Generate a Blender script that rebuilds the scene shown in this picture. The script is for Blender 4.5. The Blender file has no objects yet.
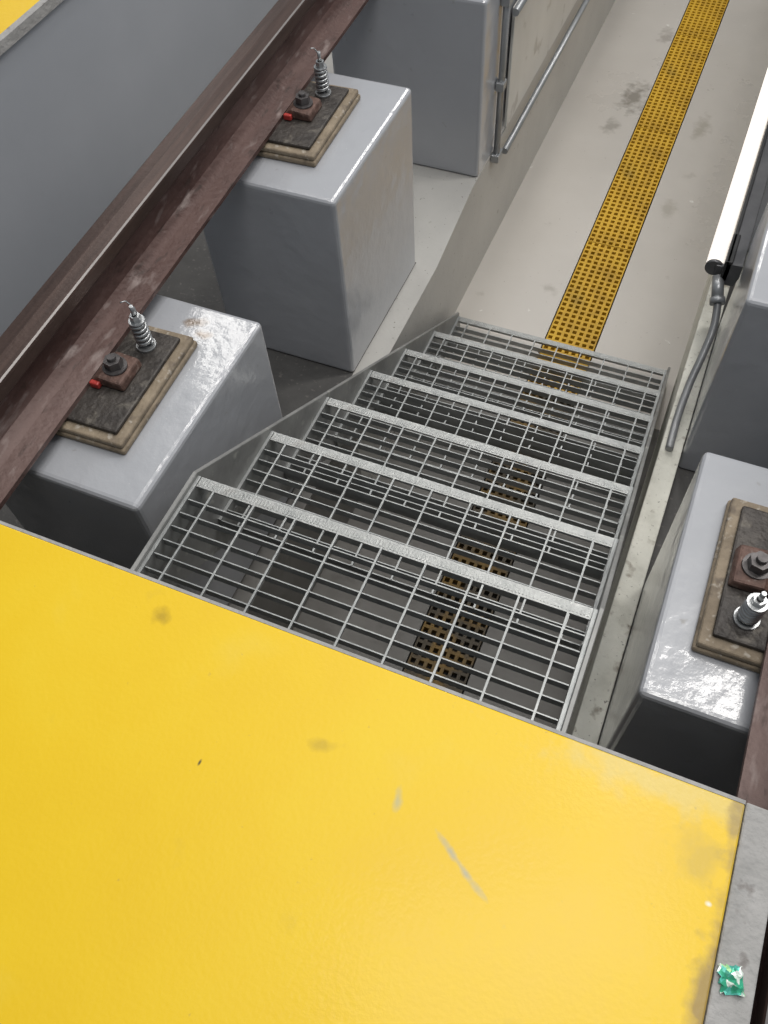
import bpy, bmesh, math, random
from mathutils import Matrix, Vector, noise
random.seed(7)
sc=bpy.context.scene
COL=sc.collection
sc.view_settings.view_transform='Standard'
sc.view_settings.look='None'

# ------------------------------------------------------------ materials
def mat(name, cols, rough=.5, metal=0., scale=6., detail=6., bump=.0, bscale=60., rr=0., stains=(), coat=0., dist=0., spots=None, stretch=(1,1,1)):
    """cols: list of (pos,rgb) for a noise driven ramp; stains: list of (x,y,rx,ry,angle,rgb,amount)"""
    m=bpy.data.materials.new(name); m.use_nodes=True
    nt=m.node_tree; N=nt.nodes; L=nt.links
    b=N['Principled BSDF']
    tc=N.new('ShaderNodeTexCoord')
    mp=N.new('ShaderNodeMapping'); L.new(tc.outputs['Object'],mp.inputs['Vector']); mp.inputs['Scale'].default_value=stretch
    nz=N.new('ShaderNodeTexNoise'); nz.inputs['Scale'].default_value=scale; nz.inputs['Detail'].default_value=detail
    nz.inputs['Roughness'].default_value=.62; nz.inputs['Distortion'].default_value=dist
    L.new(mp.outputs[0],nz.inputs['Vector'])
    cr=N.new('ShaderNodeValToRGB'); e=cr.color_ramp.elements
    while len(e)<len(cols): e.new(.5)
    for i,(p,c) in enumerate(cols):
        e[i].position=p; e[i].color=(*c,1)
    L.new(nz.outputs['Fac'],cr.inputs['Fac'])
    out=cr.outputs['Color']
    def mix(a,fac,rgb):
        mx=N.new('ShaderNodeMix'); mx.data_type='RGBA'
        L.new(a,mx.inputs['A']); mx.inputs['B'].default_value=(*rgb,1); L.new(fac,mx.inputs['Factor'])
        return mx.outputs['Result']
    if spots:
        for (ssc,lo,hi,rgb,amt) in spots:
            n2=N.new('ShaderNodeTexNoise'); n2.inputs['Scale'].default_value=ssc; n2.inputs['Detail'].default_value=5
            L.new(mp.outputs[0],n2.inputs['Vector'])
            mr=N.new('ShaderNodeMapRange'); mr.inputs['From Min'].default_value=lo; mr.inputs['From Max'].default_value=hi
            mr.inputs['To Max'].default_value=amt; L.new(n2.outputs['Fac'],mr.inputs['Value'])
            out=mix(out,mr.outputs[0],rgb)
    for (x,y,rx,ry,ang,rgb,amt) in stains:
        m2=N.new('ShaderNodeMapping'); m2.vector_type='TEXTURE'
        m2.inputs['Location'].default_value=(x,y,0); m2.inputs['Rotation'].default_value=(0,0,ang); m2.inputs['Scale'].default_value=(rx,ry,1)
        n3=N.new('ShaderNodeTexNoise'); n3.inputs['Scale'].default_value=25; n3.inputs['Detail'].default_value=5
        L.new(tc.outputs['Object'],n3.inputs['Vector'])
        sep=N.new('ShaderNodeSeparateXYZ'); L.new(tc.outputs['Object'],sep.inputs[0])
        cmb=N.new('ShaderNodeCombineXYZ'); L.new(sep.outputs[0],cmb.inputs[0]); L.new(sep.outputs[1],cmb.inputs[1])
        L.new(cmb.outputs[0],m2.inputs['Vector'])
        ln=N.new('ShaderNodeVectorMath'); ln.operation='LENGTH'; L.new(m2.outputs[0],ln.inputs[0])
        ad=N.new('ShaderNodeMath'); ad.operation='MULTIPLY_ADD'; L.new(n3.outputs['Fac'],ad.inputs[0]); ad.inputs[1].default_value=2.2
        L.new(ln.outputs['Value'],ad.inputs[2])
        mr=N.new('ShaderNodeMapRange'); mr.inputs['From Min'].default_value=2.0; mr.inputs['From Max'].default_value=1.3
        mr.inputs['To Min'].default_value=0; mr.inputs['To Max'].default_value=amt; L.new(ad.outputs[0],mr.inputs['Value'])
        out=mix(out,mr.outputs[0],rgb)
    L.new(out,b.inputs['Base Color'])
    b.inputs['Metallic'].default_value=metal
    b.inputs['Coat Weight'].default_value=coat; b.inputs['Coat Roughness'].default_value=.12
    if rr:
        mr=N.new('ShaderNodeMapRange'); mr.inputs['From Min'].default_value=.3; mr.inputs['From Max'].default_value=.7
        mr.inputs['To Min'].default_value=rough-rr; mr.inputs['To Max'].default_value=rough+rr
        L.new(nz.outputs['Fac'],mr.inputs['Value']); L.new(mr.outputs[0],b.inputs['Roughness'])
    else: b.inputs['Roughness'].default_value=rough
    if bump:
        n4=N.new('ShaderNodeTexNoise'); n4.inputs['Scale'].default_value=bscale; n4.inputs['Detail'].default_value=5
        L.new(tc.outputs['Object'],n4.inputs['Vector'])
        bp=N.new('ShaderNodeBump'); bp.inputs['Strength'].default_value=bump; bp.inputs['Distance'].default_value=.01
        L.new(n4.outputs['Fac'],bp.inputs['Height']); L.new(bp.outputs[0],b.inputs['Normal'])
        if coat: L.new(bp.outputs[0],b.inputs['Coat Normal'])
    return m

YELL=(.80,.53,.005)
M_yellow=mat('yellow_floor_paint',[(.3,(.77,.495,.005)),(.55,YELL),(.75,(.81,.56,.012))],rough=.48,scale=2.2,bump=.05,bscale=110,rr=.05,coat=.08,
   spots=[(9,.68,.8,(.50,.34,.03),.3),(60,.70,.78,(.35,.25,.08),.5),(4,.64,.75,(.76,.56,.07),.3)],
   stains=[(.82,-.249,.008,.09,1.0,(.42,.40,.27),.9),(.194,-.059,.025,.022,0,(.42,.27,.01),.75),(.555,-.163,.04,.015,.3,(.5,.34,.02),.6),
           (.699,-.197,.010,.020,.2,(.5,.45,.22),.85),(1.08,-.02,.28,.05,0,(.64,.53,.20),.55),(1.185,-.28,.03,.28,0,(.30,.20,.06),.9),(1.14,-.1,.06,.05,0,(.50,.36,.06),.5),
           (1.165,-.165,.008,.006,0,(.8,.8,.7),1.),(.385,-.262,.003,.007,0,(.1,.08,.02),1.),(1.18,-.05,.02,.05,0,(.35,.25,.08),.8)])
M_yellow2=mat('yellow_edge_paint',[(.3,(.75,.48,.02)),(.7,YELL)],rough=.5,scale=3,bump=.1)
gspots=[(90,.72,.78,(.6,.6,.58),.5),(26,.70,.78,(.20,.18,.15),.5)]
GR=[(.3,(.37,.38,.405)),(.7,(.405,.415,.44))]
M_grey=mat('grey_gloss_paint',GR,rough=.32,scale=2,bump=.34,bscale=12,rr=.05,coat=.9,spots=gspots)
M_greyd=mat('grey_gloss_paint_with_crumbs',GR,rough=.32,scale=2,bump=.34,bscale=12,rr=.05,coat=.9,spots=gspots,
   stains=[(.088,.245,.035,.022,.4,(.16,.10,.05),.85),(.12,.215,.03,.02,0,(.2,.13,.07),.8)])
M_wall=mat('grey_wall_paint',[(.3,(.34,.355,.385)),(.7,(.375,.39,.42))],rough=.42,scale=1.5,bump=.06,bscale=25,spots=[(20,.72,.8,(.2,.2,.2),.3)])
M_ledge=mat('smooth_grey_ledge_paint',[(.3,(.40,.39,.37)),(.55,(.45,.44,.415)),(.8,(.50,.49,.46))],rough=.42,scale=2.5,bump=.08,bscale=50,
   spots=[(22,.66,.74,(.16,.14,.11),.5),(80,.67,.73,(.10,.08,.06),.8)])
M_dledge=mat('shade_darkened_ledge',[(.3,(.06,.058,.056)),(.7,(.10,.097,.093))],rough=.6,scale=6,bump=.2,bscale=50,spots=[(60,.62,.72,(.25,.23,.21),.4)])  # shade between and behind the pedestals, put into the ledge colour
M_dusty=mat('white_dusty_ledge',[(.3,(.54,.53,.46)),(.5,(.72,.71,.63)),(.8,(.82,.81,.73))],rough=.6,scale=9,bump=.3,bscale=50,
   spots=[(20,.60,.70,(.25,.21,.16),.75),(80,.64,.72,(.12,.10,.08),.7)])
fs_=[(5,.70,.76,(.26,.23,.19),.5),(11,.72,.75,(.75,.74,.7),.7),(60,.70,.76,(.2,.17,.14),.6)]
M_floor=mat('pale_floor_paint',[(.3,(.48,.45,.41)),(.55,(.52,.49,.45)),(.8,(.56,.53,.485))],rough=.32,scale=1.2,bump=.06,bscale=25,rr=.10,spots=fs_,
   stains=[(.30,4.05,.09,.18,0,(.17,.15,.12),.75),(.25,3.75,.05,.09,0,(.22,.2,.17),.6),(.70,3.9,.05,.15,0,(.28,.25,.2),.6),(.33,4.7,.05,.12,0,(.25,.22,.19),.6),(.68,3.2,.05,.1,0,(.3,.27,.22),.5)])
M_floord=mat('shade_darkened_floor_paint',[(.3,(.13,.123,.112)),(.55,(.165,.158,.146)),(.8,(.20,.19,.18))],rough=.45,scale=3,bump=.1,bscale=30,spots=[(11,.6,.75,(.10,.09,.08),.7)])  # darker copy: shade under the stair and on pit side painted in
M_conc=mat('grey_concrete',[(.3,(.28,.275,.265)),(.7,(.40,.39,.38))],rough=.7,scale=12,bump=.4,bscale=90,spots=[(30,.62,.72,(.12,.10,.09),.6)])
M_dark=mat('dark_concrete',[(.3,(.05,.05,.05)),(.7,(.08,.08,.08))],rough=.8,scale=5)
M_rail=mat('rusty_rail_steel',[(.25,(.045,.022,.018)),(.5,(.090,.049,.042)),(.72,(.13,.078,.068))],rough=.55,metal=.25,scale=14,bump=.35,bscale=60,rr=.1,stretch=(1,.3,1),
   spots=[(4,.50,.72,(.24,.175,.16),.5),(35,.58,.72,(.40,.34,.32),.4),(50,.6,.7,(.03,.018,.014),.6)])
M_railtop=mat('brown_worn_rail_head',[(.3,(.035,.020,.016)),(.7,(.085,.052,.042))],rough=.45,metal=.4,scale=8,bump=.1,stretch=(6,.3,1))
M_shine=mat('polished_rail_edge',[(.3,(.16,.145,.14)),(.7,(.32,.30,.29))],rough=.42,metal=.5,scale=6,stretch=(1,.15,1))
M_galv=mat('galvanised_steel',[(.3,(.24,.25,.25)),(.7,(.38,.39,.385))],rough=.4,metal=.5,scale=18,bump=.1)
M_nos=mat('galvanised_nosing',[(.3,(.29,.30,.295)),(.7,(.41,.415,.405))],rough=.36,metal=.45,scale=20,bump=.2,bscale=160,spots=[(18,.6,.7,(.20,.19,.18),.4)])
M_string=mat('dull_galvanised_stringer',[(.3,(.20,.20,.195)),(.7,(.33,.33,.32))],rough=.5,metal=.35,scale=8,bump=.1,spots=[(25,.6,.7,(.55,.55,.5),.5)])
M_pad=mat('tan_timber_pad',[(.3,(.16,.125,.085)),(.7,(.30,.24,.17))],rough=.7,scale=14,bump=.5,spots=[(25,.55,.68,(.09,.07,.055),.7),(60,.60,.7,(.48,.44,.38),.6)])
M_plate=mat('dark_base_plate',[(.3,(.03,.026,.024)),(.7,(.08,.070,.062))],rough=.5,metal=.3,scale=18,bump=.5,spots=[(30,.57,.7,(.20,.18,.15),.5)])
M_rust=mat('rusty_clamp_steel',[(.3,(.07,.04,.032)),(.7,(.17,.10,.08))],rough=.6,metal=.3,scale=40,bump=.5,spots=[(60,.58,.7,(.3,.25,.22),.5)])
M_nut=mat('dark_steel_nut',[(.3,(.06,.055,.055)),(.7,(.15,.14,.14))],rough=.4,metal=.6,scale=40)
M_zinc=mat('zinc_bolt_steel',[(.3,(.33,.34,.35)),(.7,(.55,.56,.56))],rough=.33,metal=.8,scale=60)
M_red=mat('red_paint',[(.3,(.35,.03,.025)),(.7,(.5,.06,.05))],rough=.45,scale=20)
M_frp=mat('yellow_drain_grating',[(.3,(.36,.20,.012)),(.48,(.60,.35,.018)),(.7,(.70,.43,.025))],rough=.55,scale=5,bump=.15,spots=[(2.6,.55,.65,(.20,.12,.018),.7)])
M_frpd=mat('shade_darkened_drain_grating',[(.3,(.10,.06,.014)),(.7,(.27,.155,.02))],rough=.6,scale=5,bump=.15,spots=[(6,.43,.53,(.06,.05,.035),.92)])  # darker copy of the drain yellow, colour stands in for stair shade
M_black=mat('black_plastic',[(.3,(.012,.012,.013)),(.7,(.03,.03,.03))],rough=.4,scale=20)
M_alu=mat('grey_fixture_housing',[(.3,(.30,.31,.32)),(.7,(.40,.41,.42))],rough=.35,metal=.5,scale=10)
M_cable=mat('dull_grey_conduit',[(.3,(.24,.245,.25)),(.7,(.33,.335,.34))],rough=.4,metal=.4,scale=10)
M_hdark=mat('dark_fixture_housing',[(.3,(.09,.09,.095)),(.7,(.14,.14,.145))],rough=.35,metal=.4,scale=10)
M_white=mat('white_diffuser',[(.3,(.52,.51,.48)),(.7,(.62,.61,.58))],rough=.3,scale=3,spots=[(7,.62,.68,(.25,.22,.18),.5)])
def emis(name,c,s):
    m=bpy.data.materials.new(name);m.use_nodes=True;b=m.node_tree.nodes['Principled BSDF']
    b.inputs['Base Color'].default_value=(.9,.9,.9,1);b.inputs['Roughness'].default_value=.3
    b.inputs['Emission Color'].default_value=(*c,1);b.inputs['Emission Strength'].default_value=s;return m
M_tube=emis('glowing_tube',(1,.90,.80),.85)
M_wrap=bpy.data.materials.new('green_foil_wrapper');M_wrap.use_nodes=True
nt=M_wrap.node_tree;b=nt.nodes['Principled BSDF'];tc=nt.nodes.new('ShaderNodeTexCoord')
vo=nt.nodes.new('ShaderNodeTexVoronoi');vo.inputs['Scale'].default_value=80;nt.links.new(tc.outputs['Object'],vo.inputs['Vector'])
cr=nt.nodes.new('ShaderNodeValToRGB');cr.color_ramp.interpolation='CONSTANT';e=cr.color_ramp.elements
e[0].position=0;e[0].color=(.05,.42,.25,1);e[1].position=.3;e[1].color=(.12,.55,.45,1)
x=e.new(.5);x.color=(.75,.85,.78,1);x=e.new(.75);x.color=(.35,.65,.3,1)
sp=nt.nodes.new('ShaderNodeSeparateColor');nt.links.new(vo.outputs['Color'],sp.inputs[0]);nt.links.new(sp.outputs[0],cr.inputs[0]);nt.links.new(cr.outputs[0],b.inputs['Base Color'])
b.inputs['Roughness'].default_value=.3;b.inputs['Metallic'].default_value=.2

# ------------------------------------------------------------ mesh building
class MB:
    def __init__(s): s.bm=bmesh.new(); s.mats=[]
    def mi(s,m):
        if m not in s.mats: s.mats.append(m)
        return s.mats.index(m)
    def hexa(s,p,m):
        v=[s.bm.verts.new(q) for q in p]; k=s.mi(m)
        for f in ((0,3,2,1),(4,5,6,7),(0,1,5,4),(1,2,6,5),(2,3,7,6),(3,0,4,7)):
            fc=s.bm.faces.new([v[i] for i in f]); fc.material_index=k
        return v
    def box(s,x0,x1,y0,y1,z0,z1,m):
        return s.hexa([(x0,y0,z0),(x1,y0,z0),(x1,y1,z0),(x0,y1,z0),(x0,y0,z1),(x1,y0,z1),(x1,y1,z1),(x0,y1,z1)],m)
    def prism(s,pts,a,b_,axis,m,mats=None):
        def P(p,t):
            return {'x':(t,p[0],p[1]),'y':(p[0],t,p[1]),'z':(p[0],p[1],t)}[axis]
        A=[s.bm.verts.new(P(p,a)) for p in pts]; B=[s.bm.verts.new(P(p,b_)) for p in pts]
        k=s.mi(m); fs=[]
        f=s.bm.faces.new(A); f.material_index=k; f=s.bm.faces.new(B[::-1]); f.material_index=k
        n=len(pts)
        for i in range(n):
            j=(i+1)%n; f=s.bm.faces.new([A[i],B[i],B[j],A[j]]); f.material_index=s.mi(mats[i]) if mats and mats[i] else k; fs.append(f)
        return fs
    def cyl(s,c0,c1,r0,r1,m,seg=20):
        c0=Vector(c0);c1=Vector(c1);d=(c1-c0).normalized();u=d.orthogonal().normalized();w=d.cross(u)
        k=s.mi(m);A=[];B=[]
        for i in range(seg):
            a=2*math.pi*i/seg;o=u*math.cos(a)+w*math.sin(a)
            A.append(s.bm.verts.new(c0+o*r0));B.append(s.bm.verts.new(c1+o*r1))
        for i in range(seg):
            j=(i+1)%seg;f=s.bm.faces.new([A[i],A[j],B[j],B[i]]);f.material_index=k;f.smooth=seg>8
        f=s.bm.faces.new(A[::-1]);f.material_index=k;f=s.bm.faces.new(B);f.material_index=k
    def tube(s,pts,r,m,seg=10,smooth=True):
        pts=[Vector(p) for p in pts];k=s.mi(m);rings=[];u=None
        for i,p in enumerate(pts):
            d=(pts[min(i+1,len(pts)-1)]-pts[max(i-1,0)]).normalized()
            u=(d.orthogonal() if u is None else u-d*u.dot(d)).normalized();w=d.cross(u)
            rings.append([s.bm.verts.new(p+(u*math.cos(2*math.pi*j/seg)+w*math.sin(2*math.pi*j/seg))*r) for j in range(seg)])
        for a,b_ in zip(rings,rings[1:]):
            for j in range(seg):
                q=(j+1)%seg;f=s.bm.faces.new([a[j],a[q],b_[q],b_[j]]);f.material_index=k;f.smooth=smooth
        f=s.bm.faces.new(rings[0][::-1]);f.material_index=k;f=s.bm.faces.new(rings[-1]);f.material_index=k
    def done(s,name,parent=None,bevel=0,seg=2,origin=None,**kw):
        me=bpy.data.meshes.new(name)
        bmesh.ops.recalc_face_normals(s.bm,faces=s.bm.faces)
        if origin is not None: bmesh.ops.translate(s.bm,verts=s.bm.verts,vec=-Vector(origin))
        s.bm.to_mesh(me);s.bm.free()
        for m in s.mats: me.materials.append(m)
        o=bpy.data.objects.new(name,me);COL.objects.link(o)
        if origin is not None: o.location=origin
        if parent: o.parent=parent
        if bevel:
            bv=o.modifiers.new('bevel','BEVEL');bv.width=bevel;bv.segments=seg;bv.limit_method='ANGLE';bv.angle_limit=math.radians(40)
        for k,v in kw.items(): o[k]=v
        return o
def empty(name,loc,**kw):
    o=bpy.data.objects.new(name,None);o.empty_display_size=.05;o.location=loc;COL.objects.link(o)
    for k,v in kw.items(): o[k]=v
    return o
def copytree(src,loc,rotz=0,**kw):
    n=src.copy();COL.objects.link(n);n.location=loc;n.rotation_euler=(0,0,rotz)
    for k,v in kw.items(): n[k]=v
    def rec(a,b_):
        for c in a.children:
            if c==b_: continue
            d=c.copy();COL.objects.link(d);d.parent=b_;rec(c,d)
    rec(src,n);return n

F=-1.42; LZ=-.885; YE=6.8; LN=-.96; YS=1.85
# ------------------------------------------------------------ setting
m=MB();DX0,DX1=.376,.588
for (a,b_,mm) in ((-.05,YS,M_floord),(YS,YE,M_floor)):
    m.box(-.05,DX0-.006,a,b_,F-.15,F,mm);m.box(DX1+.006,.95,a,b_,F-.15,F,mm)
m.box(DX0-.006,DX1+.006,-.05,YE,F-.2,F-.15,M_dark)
m.done('floor',kind='structure')
m=MB();m.prism([(1.15,F-.2),(YE,F-.2),(YE,LZ),(2.36,LZ),(1.95,LN),(1.15,LN)],-.135,-.05,'x',M_ledge)
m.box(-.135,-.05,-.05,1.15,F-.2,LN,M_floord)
m.prism([(1.95,F-.2),(YE,F-.2),(YE,LZ),(2.36,LZ),(1.95,LN)],-1.26,-.135,'x',M_ledge);m.box(-1.26,-.135,-.05,1.95,F-.2,LN,M_dledge)
m.done('trim_1',kind='structure')
m=MB();m.box(.95,1.018,-.05,YE,F-.2,LZ,M_dusty);m.box(1.018,2.16,-.05,YE,F-.2,LZ-.08,M_dledge);m.done('trim_2',bevel=.004,kind='structure')
m=MB();m.box(-1.4,-1.262,-.05,YE,LN-.3,-.03,M_wall);m.done('wall_left',kind='structure')
m=MB();m.box(2.162,2.3,-.05,YE,LN-.3,-.03,M_wall);m.done('wall_right',kind='structure')
m=MB();m.box(-1.26,2.16,-.15,-.052,F,-.2,M_dark);m.done('wall_back',kind='structure')
m=MB();m.box(-1.26,2.16,YE,YE+.1,F,0,M_wall);m.done('wall_front',kind='structure')
m=MB();m.box(-5,-1.275,-3,YE,-.03,0,M_yellow2);m.box(-1.275,-1.25,-.05,YE,-.03,.003,M_conc);m.done('trim_3',kind='structure')
m=MB();m.box(2.14,5,-3,YE,-.03,0,M_yellow2);m.done('trim_4',kind='structure')
e_=empty('yellow_floor_slab',(.42,-1,-.12),label='bright yellow painted floor slab with scuffs above the stair',category='floor')
m=MB();m.box(-.34,1.188,-2.6,-.006,-.12,0,M_yellow);o=m.done('painted_top',bevel=.003);o.parent=e_;o.matrix_parent_inverse=Matrix.Translation((-.42,1,.12))
m=MB();m.box(-.34,1.188,-.006,0,-.12,-.001,M_conc);o=m.done('edge_strip',label='thin grey steel edge strip');o.parent=e_;o.matrix_parent_inverse=Matrix.Translation((-.42,1,.12))
m=MB();m.box(1.19,1.246,-2.6,0,-.12,-.004,M_conc);m.done('concrete_strip',bevel=.003,label='narrow bare grey concrete strip beside the yellow slab',category='concrete strip')
m=MB();m.box(1.37,2.13,-2.6,0,-.12,0,M_conc);m.done('trim_5',kind='structure')
m=MB();m.box(-1.25,-.57,-2.6,0,-.12,0,M_conc);m.done('trim_6',kind='structure')

# ------------------------------------------------------------ pedestals
PT=-.232
def pedestal(x0,x1,y0,y1,z1,label,zb=LN,mt=None):
    m=MB();c=((x0+x1)/2,(y0+y1)/2,zb)
    m.box(x0,x1,y0,y1,zb,z1,mt or M_grey)
    return m.done('concrete_pedestal',bevel=.014,seg=3,origin=c,label=label,category='concrete pedestal',group='grey concrete rail pedestals')
pedestal(-.61,-.112,.22,.84,PT,'glossy grey concrete pedestal beside the yellow slab and top tread',mt=M_greyd)
pedestal(-.63,-.132,1.33,1.94,PT,'glossy grey concrete pedestal standing between other pedestal and pier')
pedestal(-.67,-.05,2.42,3.0,-.187,'wide grey painted pier flush with pit ledge, beside conduit',LZ)
for k in range(2): pedestal(-.70,-.05,3.6+k*1.15,4.15+k*1.15,-.187,'wide grey painted pier flush with the pit ledge',LZ)
pedestal(1.02,1.62,.21,.83,PT,'glossy grey concrete pedestal carrying the rail beside the stair',LZ-.08)
pedestal(1.02,1.62,1.33,1.94,PT,'grey painted concrete pedestal at the end of tube light',LZ-.08)
for k in range(2): pedestal(1.02,1.62,2.44+k*1.11,3.05+k*1.11,PT,'grey painted concrete pedestal behind the glowing tube light',LZ-.08)

# ------------------------------------------------------------ rails
def rail(name,xc,y0,y1,rot,label,side):
    r=[(-.09,-.185),(.09,-.185),(.09,-.172),(.045,-.158),(.016,-.140),(.010,-.115),(.010,-.075),(.016,-.056),(.038,-.047),(.042,-.040),(.042,-.011),(.040,-.006),(.036,-.003),(.0,.0),
       (-.036,-.003),(-.040,-.006),(-.042,-.011),(-.042,-.040),(-.038,-.047),(-.016,-.056),(-.010,-.075),(-.010,-.115),(-.016,-.140),(-.045,-.158),(-.09,-.172)]
    ms=[None]*len(r)
    for i in (8,9,10,12,13,14,15,16): ms[i]=M_railtop
    ms[11 if side>0 else 14]=M_shine
    m=MB();fs=m.prism(r,y0,y1,'y',M_rail,ms)
    o=m.done(name);o.location=(xc,0,0);o.rotation_euler=(0,0,rot);o['label']=label;o['category']='rail';o['group']='steel track rails'
    return o
RA=math.radians(1.9)
XR=1.304
rail('steel_rail',-.452,-1.,6.6,RA,'long rusty brown steel rail resting on the grey pedestals',1)
rail('steel_rail',XR,-2.,6.6,0,'rusty brown steel rail beside the yellow slab corner',-1)

# ------------------------------------------------------------ fastenings (local origin: rail centre, z .035 = rail underside)
Q=PT+.22
def rail_pad(loc,xa,xb,rotz):
    e=empty('rail_pad',loc,label='tan pad with dark steel base plate on a pedestal',category='rail pad',group='rail pads on the pedestals')
    m=MB();m.box(xa,xb,-.185,.185,Q,.006,M_pad);m.box(xa+.004,xb-.004,-.181,.181,.006,.023,M_pad);m.done('timber_pad',e,bevel=.006,seg=3,label='tan brown layered pad')
    m=MB();m.box(xa+.026,xb-.026,-.158,.158,.023,.035,M_plate)
    m.done('base_plate',e,bevel=.005,label='dark steel base plate')
    e.rotation_euler=(0,0,rotz);return e
def rail_clamp(loc,s,rotz,marker=True):
    e=empty('rail_clamp',loc,label='rusty rail clamp with dark nut beside the rail foot',category='rail clamp',group='rail clamps')
    cx=s*.139
    m=MB();m.prism([(cx-s*.045,.052),(cx-s*.02,.066),(cx+s*.038,.060),(cx+s*.044,.035),(cx-s*.045,.035)],-.046,.046,'y',M_rust)
    m.done('clamp_body',e,bevel=.006)
    m=MB();m.cyl((cx,0,.060),(cx,0,.068),.030,.030,M_nut);m.cyl((cx,0,.068),(cx,0,.089),.023,.022,M_nut,seg=6);m.cyl((cx,0,.089),(cx,0,.099),.011,.010,M_nut,seg=12)
    m.done('hex_nut',e,label='dark steel hex nut')
    if marker:
        m=MB();m.box(cx-s*.03-.014,cx-s*.03+.012,-.058,-.044,.036,.054,M_red);m.done('marker_clip',e,bevel=.004,label='small dull red painted clip end')
    e.rotation_euler=(0,0,rotz);return e
def spring_bolt(loc,s,rotz,bx=.158,hs=1.):
    e=empty('spring_bolt',loc,label='upright zinc bolt with coil spring beside rail clamp',category='bolt',group='spring bolts on the base plates')
    bx,by=s*bx,s*.105
    Z=lambda z:.035+(z-.035)*hs
    m=MB();m.cyl((bx,by,.035),(bx,by,.043),.025,.025,M_zinc);m.cyl((bx,by,.043),(bx,by,Z(.140)),.007,.007,M_zinc,12)
    m.cyl((bx,by,Z(.118)),(bx,by,Z(.124)),.020,.020,M_zinc);m.cyl((bx,by,Z(.124)),(bx,by,Z(.140)),.014,.013,M_zinc,6);m.cyl((bx,by,Z(.140)),(bx,by,Z(.168)),.006,.005,M_zinc,12)
    m.done('bolt_shaft',e,label='zinc-plated threaded bolt')
    m=MB();pts=[(bx+.0165*math.cos(a),by+.0165*math.sin(a),.047+(Z(.115)-.047)*a/(2*math.pi*5)) for a in [i*2*math.pi/16 for i in range(81)]]
    m.tube(pts,.0050,M_zinc,8)
    if hs==1.: m.tube([(bx+.012,by,.125),(bx-.006,by+.014,.150),(bx-.018,by+.008,.172),(bx-.024,by-.004,.176)],.0018,M_zinc,6)
    m.done('coil_spring',e);e.rotation_euler=(0,0,rotz);return e
A_=[(-.470,.515,-.22),(-.507,1.635,-.22)]
p=rail_pad(A_[0],-.12,.25,RA);copytree(p,A_[1],RA)
p=rail_clamp(A_[0],1,RA);copytree(p,A_[1],RA)
p=spring_bolt(A_[0],1,RA);copytree(p,A_[1],RA)
B_=[(XR,.515,-.22),(XR,1.635,-.22),(XR,2.745,-.22)]
p=rail_pad(B_[0],-.212,.22,0);[copytree(p,q) for q in B_[1:]]
p=rail_clamp(B_[0],-1,0,marker=False);[copytree(p,q) for q in B_[1:]]
p=spring_bolt(B_[0],-1,0,bx=.134,hs=.82);[copytree(p,q) for q in B_[1:]]

# ------------------------------------------------------------ stair
W=.9;G=.295;RI=.192;Y1=.33
st=empty('metal_stair',(0,0,0),label='galvanised steel stair with open grating treads descending into the pit',category='stairs')
def stringer(x0,x1):
    m=MB();n=6
    yl=Y1+n*G+.012;zl=-RI*7
    pts=[(.004,-.180),(Y1-.0,-.180),(yl,zl+.010),(yl,F+.001),(yl-.25,F+.001),(yl-.30,F+.05),(.10,-.36),(.004,-.36)]
    m.prism(pts,x0,x1,'x',M_string);return m.done('stringer',st,bevel=.0015,seg=1)
stringer(-.014,-.004);stringer(.904,.914)
def tread_parts(parent,D):
    NW=.026
    m=MB()
    m.box(.006,W-.006,-NW,0,-.005,0,M_nos);m.box(.006,W-.006,-.005,0,-.034,-.005,M_nos)
    nb=120
    for i in range(nb):
        x=.012+i*(W-.024)/(nb-1)
        m.box(x-.0016,x+.0016,-.021,-.004,0,.0013,M_nos)
    m.done('nosing',parent,label='pale ribbed steel nosing strip')
    m=MB();n=8;p=(D-NW)/n
    for i in range(1,n+1):
        y=-NW-i*p
        m.box(.006,W-.006,y-.0013,y+.0013,-.024,-.001,M_galv)
    k=9
    for i in range(k):
        x=.05+i*(W-.10)/(k-1)
        m.box(x-.0022,x+.0022,-D,-NW,-.009,.0003,M_galv)
    m.done('grating',parent)
    for x in (-.0035,W-.0045):
        m=MB();m.box(x,x+.008,-D,0,-.062,.001,M_galv)
        m.cyl((x-.001,-D+.06,-.04),(x+.009,-D+.06,-.04),.01,.01,M_zinc,6)
        m.done('side_plate',parent)
first=None
for i in range(7):
    y=Y1+i*G;z=-RI*(i+1)
    if i==0:
        t=empty('tread',(0,y,z));tread_parts(t,.315);t.parent=st
    elif i==1:
        t=empty('tread',(0,y,z));tread_parts(t,.288);t.parent=st;first=t
    else:
        t=copytree(first,(0,y,z));t.parent=st

# ------------------------------------------------------------ drain gratings
PL=.95
def drain(mt,label):
    m=MB();nx=7;w=DX1-DX0;px=w/nx;ny=int(round(PL/px));py=PL/ny;h=.0062
    for i in range(nx+1):
        x=DX0+i*px;m.box(x-h if i else x,x+h if i<nx else x,0,PL-.004,-.03,0,mt)
    for j in range(ny+1):
        y=j*py;m.box(DX0,DX1,max(0,y-h),min(PL-.004,y+h),-.028,-.0006,mt)
    bmesh.ops.translate(m.bm,verts=m.bm.verts,vec=(-DX0,0,0))
    return m.done('drain_grating',label=label,category='drain grating',group='yellow drain grating panels')
da=drain(M_frpd,'shade-darkened brown-yellow drain grating panel in the floor under the stair')
db=drain(M_frp,'yellow square-mesh drain grating panel set in the pit floor')
da.location=(DX0,0,F+.001);db.location=(DX0,2*PL,F+.001)
for k in (1,3,4,5,6):
    d=(da if k<2 else db).copy();COL.objects.link(d);d.location=(DX0,k*PL,F+.001)

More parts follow.
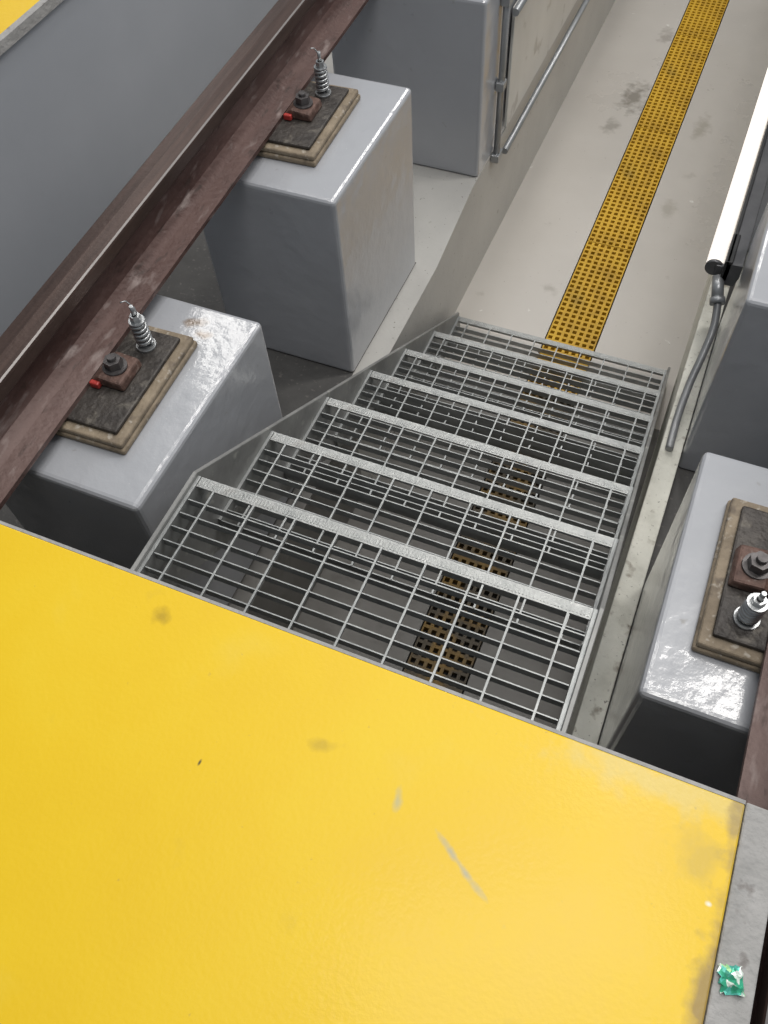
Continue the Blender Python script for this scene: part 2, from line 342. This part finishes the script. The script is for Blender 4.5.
# ------------------------------------------------------------ tube light
lf=empty('tube_light',(.935,1.86,-.6),label='glowing white tube light in a dark housing along the pedestals',category='light')
def lp(m,name,**kw): return m.done(name,lf,**kw)
m=MB();m.cyl((0,.016,0),(0,3.0,0),.028,.028,M_tube,32);lp(m,'tube',label='glowing warm white tube')
m=MB();m.prism([(.031,-.035),(.075,-.035),(.083,.0),(.083,.05),(.031,.05)],-.02,3.05,'y',M_hdark);lp(m,'housing',bevel=.003,label='dark metal housing')
m=MB();m.box(.029,.041,-.02,3.06,.045,.058,M_black);m.cyl((0,.004,0),(0,.018,0),.0285,.0285,M_hdark,24);m.box(.004,.05,.0,.018,-.016,.018,M_hdark);m.box(.026,.05,-.02,.12,-.02,.058,M_black);lp(m,'end_cap',bevel=.003,label='dark end cap')
m=MB()
m.cyl((.022,-.005,-.02),(.040,-.065,-.052),.019,.019,M_alu,18);m.cyl((.040,-.065,-.052),(.046,-.082,-.062),.024,.024,M_alu,18)
P=[Vector(p) for p in [(.046,-.078,-.060),(.058,-.14,-.11),(.052,-.22,-.165),(.042,-.30,-.215),(.038,-.42,-.255),(.042,-.54,-.270)]]
pts=[]
for i in range(len(P)-1):
    a=P[max(i-1,0)];b_=P[i];c=P[i+1];d=P[min(i+2,len(P)-1)]
    for k in range(8):
        t=k/8;pts.append(.5*((2*b_)+(-a+c)*t+(2*a-5*b_+4*c-d)*t*t+(-a+3*b_-3*c+d)*t**3))
pts.append(P[-1])
m.tube(pts,.0125,M_cable,14);lp(m,'supply_conduit',label='bent grey supply conduit')

# ------------------------------------------------------------ far side light panel and conduit
pf=empty('pit_light_panel',(-.03,2.62,-.9),label='long white panel light framed by grey pipes on the pit side',category='light')
m=MB();m.box(-.012,.0,.10,3.6,.06,.55,M_white);m.done('diffuser',pf,bevel=.003,label='white diffuser panel')
for (z,r) in ((.0,.014),(.57,.014)):
    m=MB();m.tube([(.02,.03,z),(.02,3.6,z)],r,M_alu,12);m.done('frame_pipe',pf)
cf=empty('wall_conduit',(-.03,2.60,-.88),label='vertical grey conduit with brackets on the pier face',category='conduit')
m=MB();m.tube([(.0,0,.0),(.0,0,.86)],.013,M_alu,12);m.done('pipe',cf)
for z in (-.035,.28,.60):
    m=MB();m.box(-.018,.016,-.022,.040 if z<0 else .022,z,z+.035,M_alu);m.done('bracket',cf,bevel=.004)

# ------------------------------------------------------------ wrapper
m=MB();k=m.mi(M_wrap);n=9;g=[[None]*n for _ in range(n)]
for i in range(n):
    for j in range(n):
        u=i/(n-1)-.5;v=j/(n-1)-.5
        z=.004+.016*abs(noise.noise(Vector((u*5,v*5,3))))+.010*(1-2*max(abs(u),abs(v)))
        g[i][j]=m.bm.verts.new((u*.032+.006*noise.noise(Vector((u*6,v*6,1))),v*.036+.006*noise.noise(Vector((u*6,v*6,7))),z))
for i in range(n-1):
    for j in range(n-1): m.bm.faces.new([g[i][j],g[i+1][j],g[i+1][j+1],g[i][j+1]]).material_index=k
o=m.done('foil_wrapper',label='small crumpled green and white foil wrapper on concrete strip',category='wrapper');o.location=(1.212,-.248,-.007);o.rotation_euler=(0,0,.3)

# ------------------------------------------------------------ light
w=bpy.data.worlds.new('w');sc.world=w;w.use_nodes=True;bg=w.node_tree.nodes['Background'];bg.inputs[0].default_value=(.82,.91,1,1);bg.inputs[1].default_value=.26
def area(loc,size,sy,power,col=(1,.97,.93),rot=None,target=(.4,1.2,-.5)):
    l=bpy.data.lights.new('lamp','AREA');l.shape='RECTANGLE';l.size=size;l.size_y=sy;l.energy=power;l.color=col
    o=bpy.data.objects.new('ceiling_or_fill_lamp',l);COL.objects.link(o);o.location=loc
    o.rotation_euler=rot if rot is not None else (Vector(target)-Vector(loc)).to_track_quat('-Z','Y').to_euler();return o
area((-3.2,4.5,5.),.5,6.,95)
area((-.2,5.5,5.2),.5,6.,125)
area((3.2,3.6,5.),.6,6.,210)
area((1.2,.1,4.8),2.2,1.2,100)  # added fill overhead: brightens the slab, keeps the area under the stair dark

# ------------------------------------------------------------ camera
R=[[0.92113, 0.38627, -0.04811],[0.30198, -0.78712, -0.53782],[-0.24562, 0.48087, -0.84168]]
cd=bpy.data.cameras.new('camera');cd.lens=30.;cd.sensor_width=36.;cd.clip_start=.05
co=bpy.data.objects.new('camera',cd);COL.objects.link(co)
mw=Matrix.Identity(4)
for i in range(3):
    mw[i][0]=R[0][i];mw[i][1]=-R[1][i];mw[i][2]=-R[2][i]
mw[0][3],mw[1][3],mw[2][3]=.869,-.488,1.345
co.matrix_world=mw
sc.camera=co
